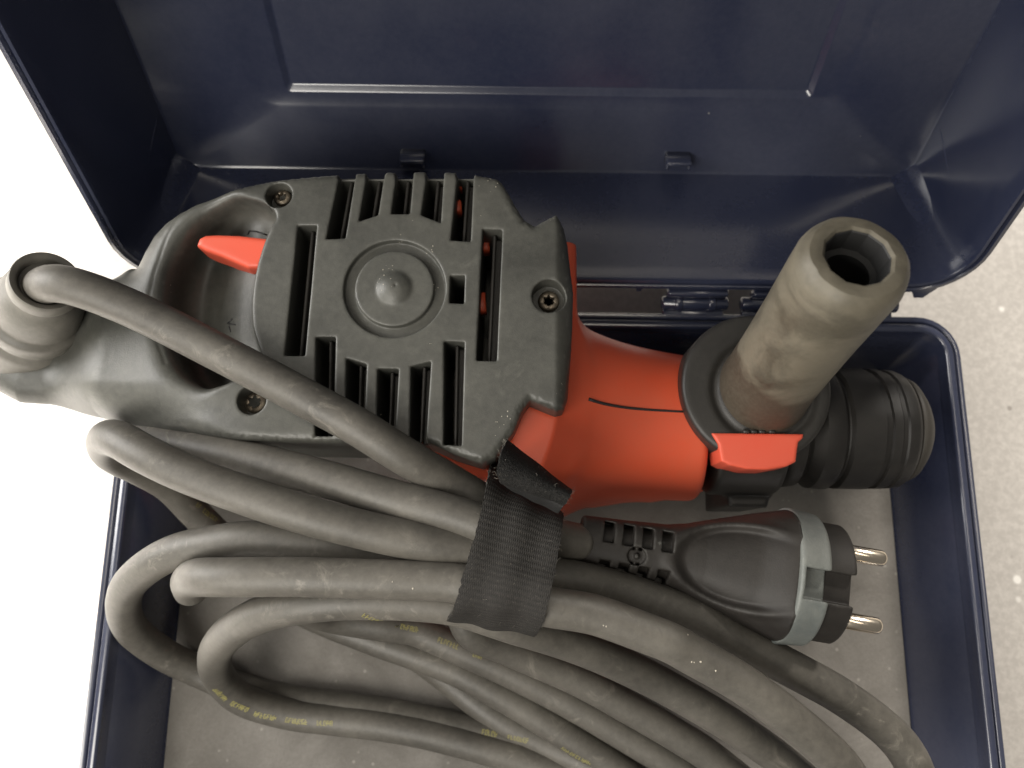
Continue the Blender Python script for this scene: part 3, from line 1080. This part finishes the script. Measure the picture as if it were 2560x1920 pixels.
rows = []
rows.extend(print_row('I', [(400, 1090), (450, 1140), (510, 1180), (570, 1210), (660, 1250), (740, 1280), (860, 1300), (950, 1315), (1100, 1330), (1240, 1335)],
                  [(0, .17), (.22, .36), (.42, .58), (.66, .82), (.90, 1.0)]))
rows.extend(print_row('J', [(280, 725), (400, 770), (500, 815), (600, 855)], [(0, .44), (.80, 1)]))
rows.extend(print_row('I', [(1480, 545), (1600, 585), (1740, 625), (1890, 660)], [(0, .1), (.25, .38), (.44, .52), (.8, 1)]))
rows.extend(print_row('J', [(1180, 1515), (1250, 1560), (1370, 1620)], [(0, 1)]))
rows.extend(print_row('J', [(600, 1395), (700, 1415), (820, 1440), (940, 1462)], [(0, .3), (.55, 1)]))
rows.extend(print_row('H', [(1080, 960), (1180, 1050), (1270, 1110)], [(0, .2), (.35, 1)]))
for q in rows:
    if q:
        pr = obj('cable_print', *join(q), M['print'], cord, smooth=False)
        pr['label'] = 'faded yellow printing along the cord sheath'

# plug
p0, p1 = W('D', 640, 551, .081), W('D', 1568, 712, .081)
U = (p1 - p0)
LPg = np.linalg.norm(U)
U = U / LPg
Wv = np.array([0, 0, 1.0])
U = U - Wv * .02
U /= np.linalg.norm(U)
Nv = np.cross(Wv, U)
Nv /= np.linalg.norm(Nv)
Wv = np.cross(U, Nv)


def plug_world(v):
    return p0 + v[:, :1] * U + v[:, 1:2] * Nv + v[:, 2:3] * Wv


g = Grid((-.004, -.026, -.024), (LPg + .004, .026, .024), .00040)
uu = g.x / LPg
hw = np.interp(uu.ravel(), [-.1, 0, .2, .42, .52, .66, .82, 1.0], [.0078, .0080, .0087, .0097, .0112, .0143, .0177, .0212])[:, None, None]
ht = np.interp(uu.ravel(), [-.1, 0, .42, .60, .85, 1.0], [.0074, .0076, .0092, .0118, .0170, .0205])[:, None, None]
body = ((np.abs(g.y / hw) ** 2.5 + np.abs(g.z / ht) ** 2.5) ** (1 / 2.5) - 1) * np.minimum(hw, ht)
Fp = smax(body, np.maximum(-g.x, g.x - LPg), .0010)
# thumb hollow
er = np.sqrt(((g.x - LPg * .80) / (LPg * .365)) ** 2 + ((g.y - .0) / (.0130)) ** 2)
Fp = Fp + (.0020 * sstep(-er, -1.0, -.80) - .0007 * np.exp(-((er - 1.05) / .09) ** 2)) * sstep(g.z, .002, .008) * (1 - .8 * sstep(g.x, LPg * .82, LPg * .98))
# strain relief slots
up_ = g.z > 0
for k in range(4):
    uc = LPg * (.130 + .094 * k)
    for y0, y1 in ((.0006, .0070), (-.0105, -.0052)):
        bx = np.maximum(np.abs(g.x - uc) - .0017, np.maximum(y0 - g.y, g.y - y1))
        cutter = np.maximum(np.maximum(bx, -(body + .0022)), -g.z - .001)
        Fp = smax(Fp, -cutter, .0006)
# small moulded screw cover
rs = np.hypot(g.x - LPg * .272, g.y + .0022)
Fp = Fp + (.0009 * sstep(-rs, -.0031, -.0026) - .0012 * sstep(-rs, -.0010, -.0006)) * (g.z > 0)
v, f = nets(g, Fp)
plug = obj('plug', plug_world(v), f, M['plug'], cord)
g = Grid((LPg - .003, -.0245, -.0245), (LPg + .0215, .0245, .0245), .00038)
ul = g.x - LPg
rr = np.sqrt((g.y) ** 2 + (g.z * 1.0) ** 2)
F1 = smax(rr - (.0219 - .0006 * sstep(ul, 0, .008)), np.maximum(-.001 - ul, ul - .0086), .0012)
ntch = np.maximum(np.abs(g.y + .0016) - .0046, np.maximum((.0158) - g.z, .0006 - ul))
sidn = np.maximum(np.abs(g.z) - .0034, np.maximum(.0182 - np.abs(g.y), .0016 - ul))
F1 = smax(F1, -ntch, .0008)
F1 = smax(F1, -sidn, .0008)
v, f = nets(g, F1)
obj('plug_rim', plug_world(v), f, M['flange'], plug)
F2 = smax(rr - .0192, np.maximum(.004 - ul, ul - .0172), .0010)
F2 = smax(F2, -np.maximum(np.abs(g.y + .0016) - .0046, .0148 - g.z), .0008)
F2 = smax(F2, -np.maximum(np.abs(g.z) - .0034, .0160 - np.abs(g.y)), .0008)
v, f = nets(g, F2)
obj('plug_face', plug_world(v), f, M['plug'], plug)
for s in (1, -1):
    pc = plug_world(np.array([[LPg + .012, s * .0108, .0]]))[0]
    r_ = .0027
    Lp = .0225
    pp = [(0, r_), (Lp - .0022, r_), (Lp - .0012, r_ * .93), (Lp - .0005, r_ * .75), (Lp - .0001, r_ * .45), (Lp, r_ * .1)]
    obj('pin', *lathe(pc, U, pp, 28), M['pin'], plug)
for s in (1, -1):
    c_ = np.array([[LPg + .0095, s * .0172, .0016]])
    bx_, bf = box((0, 0, 0), .0125, .0012, .0016, 0, .0003)
    bx_ = np.array(bx_) + c_
    obj('earth_clip', plug_world(bx_), bf, M['pin'], plug)

# ------------------------------------------------------------------ hook and loop strap
strap = thing('cable_strap', 'black woven hook and loop strap wrapped round the coiled cord', 'cable strap', tuple(W('J', 700, 690, .05)))


def strip(name, rows_, mat, th, nu=26, sub=6, parent=strap, wob=.0003):
    """rows_: list of (left point, right point); a woven strip with thickness"""
    Lp = catmull([r[0] for r in rows_], .0012)
    n = len(Lp)
    tl = np.linspace(0, 1, n)

    def res(Q):
        Q = catmull(Q, .0012)
        s = np.r_[0, np.cumsum(np.linalg.norm(np.diff(Q, axis=0), axis=1))]
        return np.stack([np.interp(tl * s[-1], s, Q[:, k]) for k in range(3)], 1)
    Lp, Rp = res([r[0] for r in rows_]), res([r[1] for r in rows_])
    top = np.zeros((n, nu, 3))
    for j in range(nu):
        t = j / (nu - 1)
        top[:, j] = Lp * (1 - t) + Rp * t
    e = rng.normal(0, 1, (n, 2)) * .00013
    top[:, 0, 0] += e[:, 0]
    top[:, -1, 0] += e[:, 1]
    du = np.gradient(top, axis=0)
    dv = np.gradient(top, axis=1)
    N = np.cross(dv, du)
    N /= np.linalg.norm(N, axis=2)[:, :, None] + 1e-12
    if N[n // 2, nu // 2, 2] < 0:
        N = -N
    ii, jj = np.meshgrid(np.arange(n), np.arange(nu), indexing='ij')
    top += N * (wob * (np.sin(ii * .35 + jj * .2) + np.sin(jj * .55 + 1)))[:, :, None]
    bot = top - N * th
    V = np.vstack([top.reshape(-1, 3), bot.reshape(-1, 3)])
    o = n * nu
    Fq = []
    for i in range(n - 1):
        for j in range(nu - 1):
            a, b, c, d = i * nu + j, i * nu + j + 1, (i + 1) * nu + j + 1, (i + 1) * nu + j
            Fq.append((a, b, c, d))
            Fq.append((o + a, o + d, o + c, o + b))
    for i in range(n - 1):
        for j in (0, nu - 1):
            a, d = i * nu + j, (i + 1) * nu + j
            Fq.append((a, d, o + d, o + a) if j == 0 else (a, o + a, o + d, d))
    for j in range(nu - 1):
        for i in (0, n - 1):
            a, b = i * nu + j, i * nu + j + 1
            Fq.append((a, o + a, o + b, b) if i == 0 else (a, b, o + b, o + a))
    ob = obj(name, V, np.array(Fq), mat, parent, angle=60)
    uvl = ob.data.uv_layers.new(name='UVMap')
    iv = np.zeros(len(ob.data.loops), dtype=np.int32)
    ob.data.loops.foreach_get('vertex_index', iv)
    iv = iv % o
    uv = np.stack([(iv % nu) / (nu - 1), (iv // nu) / (n - 1)], 1).astype(np.float32)
    uvl.data.foreach_set('uv', uv.ravel())
    return ob, top, N


def rw(*a):
    return W(*a)


rows_ = [(rw('L', 470, 395, .070), rw('L', 1075, 800, .068)), (rw('L', 462, 440, .086), rw('L', 1100, 820, .084)), (rw('L', 450, 500, .097), rw('L', 1130, 870, .095)),
         (rw('L', 420, 660, .1035), rw('L', 1130, 960, .1025)), (rw('L', 350, 960, .1055), rw('L', 1108, 1120, .105)), (rw('L', 240, 1330, .1055), rw('L', 1062, 1400, .106)),
         (rw('J', 420, 395, .1055), rw('J', 1100, 350, .1085)), (rw('J', 385, 510, .1030), rw('J', 1058, 550, .1075)), (rw('J', 352, 580, .096), rw('J', 1020, 640, .1010)),
         (rw('J', 345, 600, .083), rw('J', 980, 705, .088)), (rw('J', 360, 590, .055), rw('J', 975, 700, .058))]
so, stop_, sN = strip('band', rows_, M['strap'], .0013)
rows_ = [(rw('L', 560, 585, .1120), rw('L', 1148, 792, .1110)), (rw('L', 520, 520, .1150), rw('L', 1172, 752, .1140)), (rw('L', 530, 430, .1165), rw('L', 1196, 712, .1150)),
         (rw('L', 562, 320, .1155), rw('L', 1212, 676, .1135)), (rw('L', 590, 230, .1120), rw('L', 1216, 652, .1095)), (rw('L', 614, 176, .1060), rw('L', 1208, 636, .1040))]
fo, ftop, fN = strip('tail_end', rows_, M['fuzz'], .0016, wob=.00008)
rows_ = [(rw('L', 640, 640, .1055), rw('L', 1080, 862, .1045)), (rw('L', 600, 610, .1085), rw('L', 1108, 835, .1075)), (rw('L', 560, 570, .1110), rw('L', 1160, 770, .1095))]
ko, ktop, kN = strip('tail_shade_strip', rows_, M['hook'], .0012, wob=.0001)  # dark strip in place of the shade below the curled tail
ko['label'] = 'black strip painted as the shade under the curled strap tail'
fo['label'] = 'fuzzy curled up tail end of the strap'

# loose fibres standing off the edges of the strap
hair = []
for arr, N_ in ((stop_, sN), (ftop, fN)):
    n0, n1 = arr.shape[:2]
    for k in range(70 if arr is stop_ else 60):
        i = random.randrange(2, n0 - 2)
        j = random.choice((0, 0, n1 - 1, random.randrange(n1)))
        p = arr[i, j]
        nn = N_[i, j]
        side = (arr[i, 0] - arr[i, -1])
        side /= np.linalg.norm(side)
        d = nn * random.uniform(.1, .8) + side * (1 if j == 0 else -1 if j == n1 - 1 else random.uniform(-1, 1)) * random.uniform(.2, 1)
        d = d + rng.normal(0, .35, 3)
        L_ = random.uniform(.0006, .0017)
        q = p + d / np.linalg.norm(d) * L_
        m = (p + q) / 2 + rng.normal(0, .0002, 3)
        hair.append(tube(np.array([p, m, q]), .00003, 3))
M['lint'] = plastic('lint_fibre', (0.16, 0.145, 0.12), (0.25, 0.23, 0.19), 0.4, 0.8)
ho = obj('lint', *join(hair), M['lint'], strap)
ho['kind'] = 'stuff'

# ------------------------------------------------------------------ crumbs of dust lying on the drill and the cord
cr = []
spots = [('B', 770, 628, 10, 60), ('B', 835, 470, 3, 30), ('B', 985, 495, 5, 20), ('B', 1025, 700, 3, 18), ('B', 720, 690, 5, 25), ('B', 985, 985, 2, 8), ('B', 900, 250, 5, 260),
         ('B', 1300, 150, 9, 50), ('B', 1600, 340, 8, 30), ('B', 740, 1355, 3, 12), ('B', 1350, 1400, 9, 60), ('B', 1650, 1230, 5, 40), ('A', 900, 780, 4, 40), ('A', 1150, 410, 1, 4)]
for fr, x, y, n, sp in spots:
    for k in range(n):
        h = hit(hb, fr, x + random.gauss(0, sp * .6), y + random.gauss(0, sp * .6))
        if h[0] is None or h[0][2] < .085:
            continue
        r_ = random.uniform(.00008, .00024)
        c_ = np.array(h[0])
        m = np.array([[random.uniform(.6, 1.4) for _ in range(3)] for _ in range(6)]) * r_
        V6 = [c_ + (m[0][0], 0, 0), c_ + (0, m[1][1], 0), c_ - (m[2][0], 0, 0), c_ - (0, m[3][1], 0), c_ + (0, 0, m[4][2]), c_ - (0, 0, m[5][2])]
        cr.append((V6, [(0, 1, 4), (1, 2, 4), (2, 3, 4), (3, 0, 4), (1, 0, 5), (2, 1, 5), (3, 2, 5), (0, 3, 5)]))
for fr, x, y in (('K', 1083, 1140), ('K', 1090, 1125), ('J', 1480, 622), ('J', 1500, 628), ('J', 2095, 690), ('J', 2140, 890), ('J', 2185, 885), ('I', 1690, 305), ('I', 1840, 352), ('K', 75, 655), ('K', 135, 655), ('K', 230, 712)):
    h = hit(cb, fr, x, y)
    if h[0] is not None:
        r_ = random.uniform(.00016, .00028)
        c_ = np.array(h[0])
        V6 = [c_ + (r_, 0, 0), c_ + (0, r_ * 1.5, 0), c_ - (r_, 0, 0), c_ - (0, r_ * 1.5, 0), c_ + (0, 0, r_), c_ - (0, 0, r_)]
        cr.append((V6, [(0, 1, 4), (1, 2, 4), (2, 3, 4), (3, 0, 4), (1, 0, 5), (2, 1, 5), (3, 2, 5), (0, 3, 5)]))
co = obj('dust_crumbs', *join(cr), M['crumb'], smooth=False)
co['kind'] = 'stuff'
co['label'] = 'tiny pale dust crumbs scattered on the drill housing and the cord'
co['category'] = 'dust'
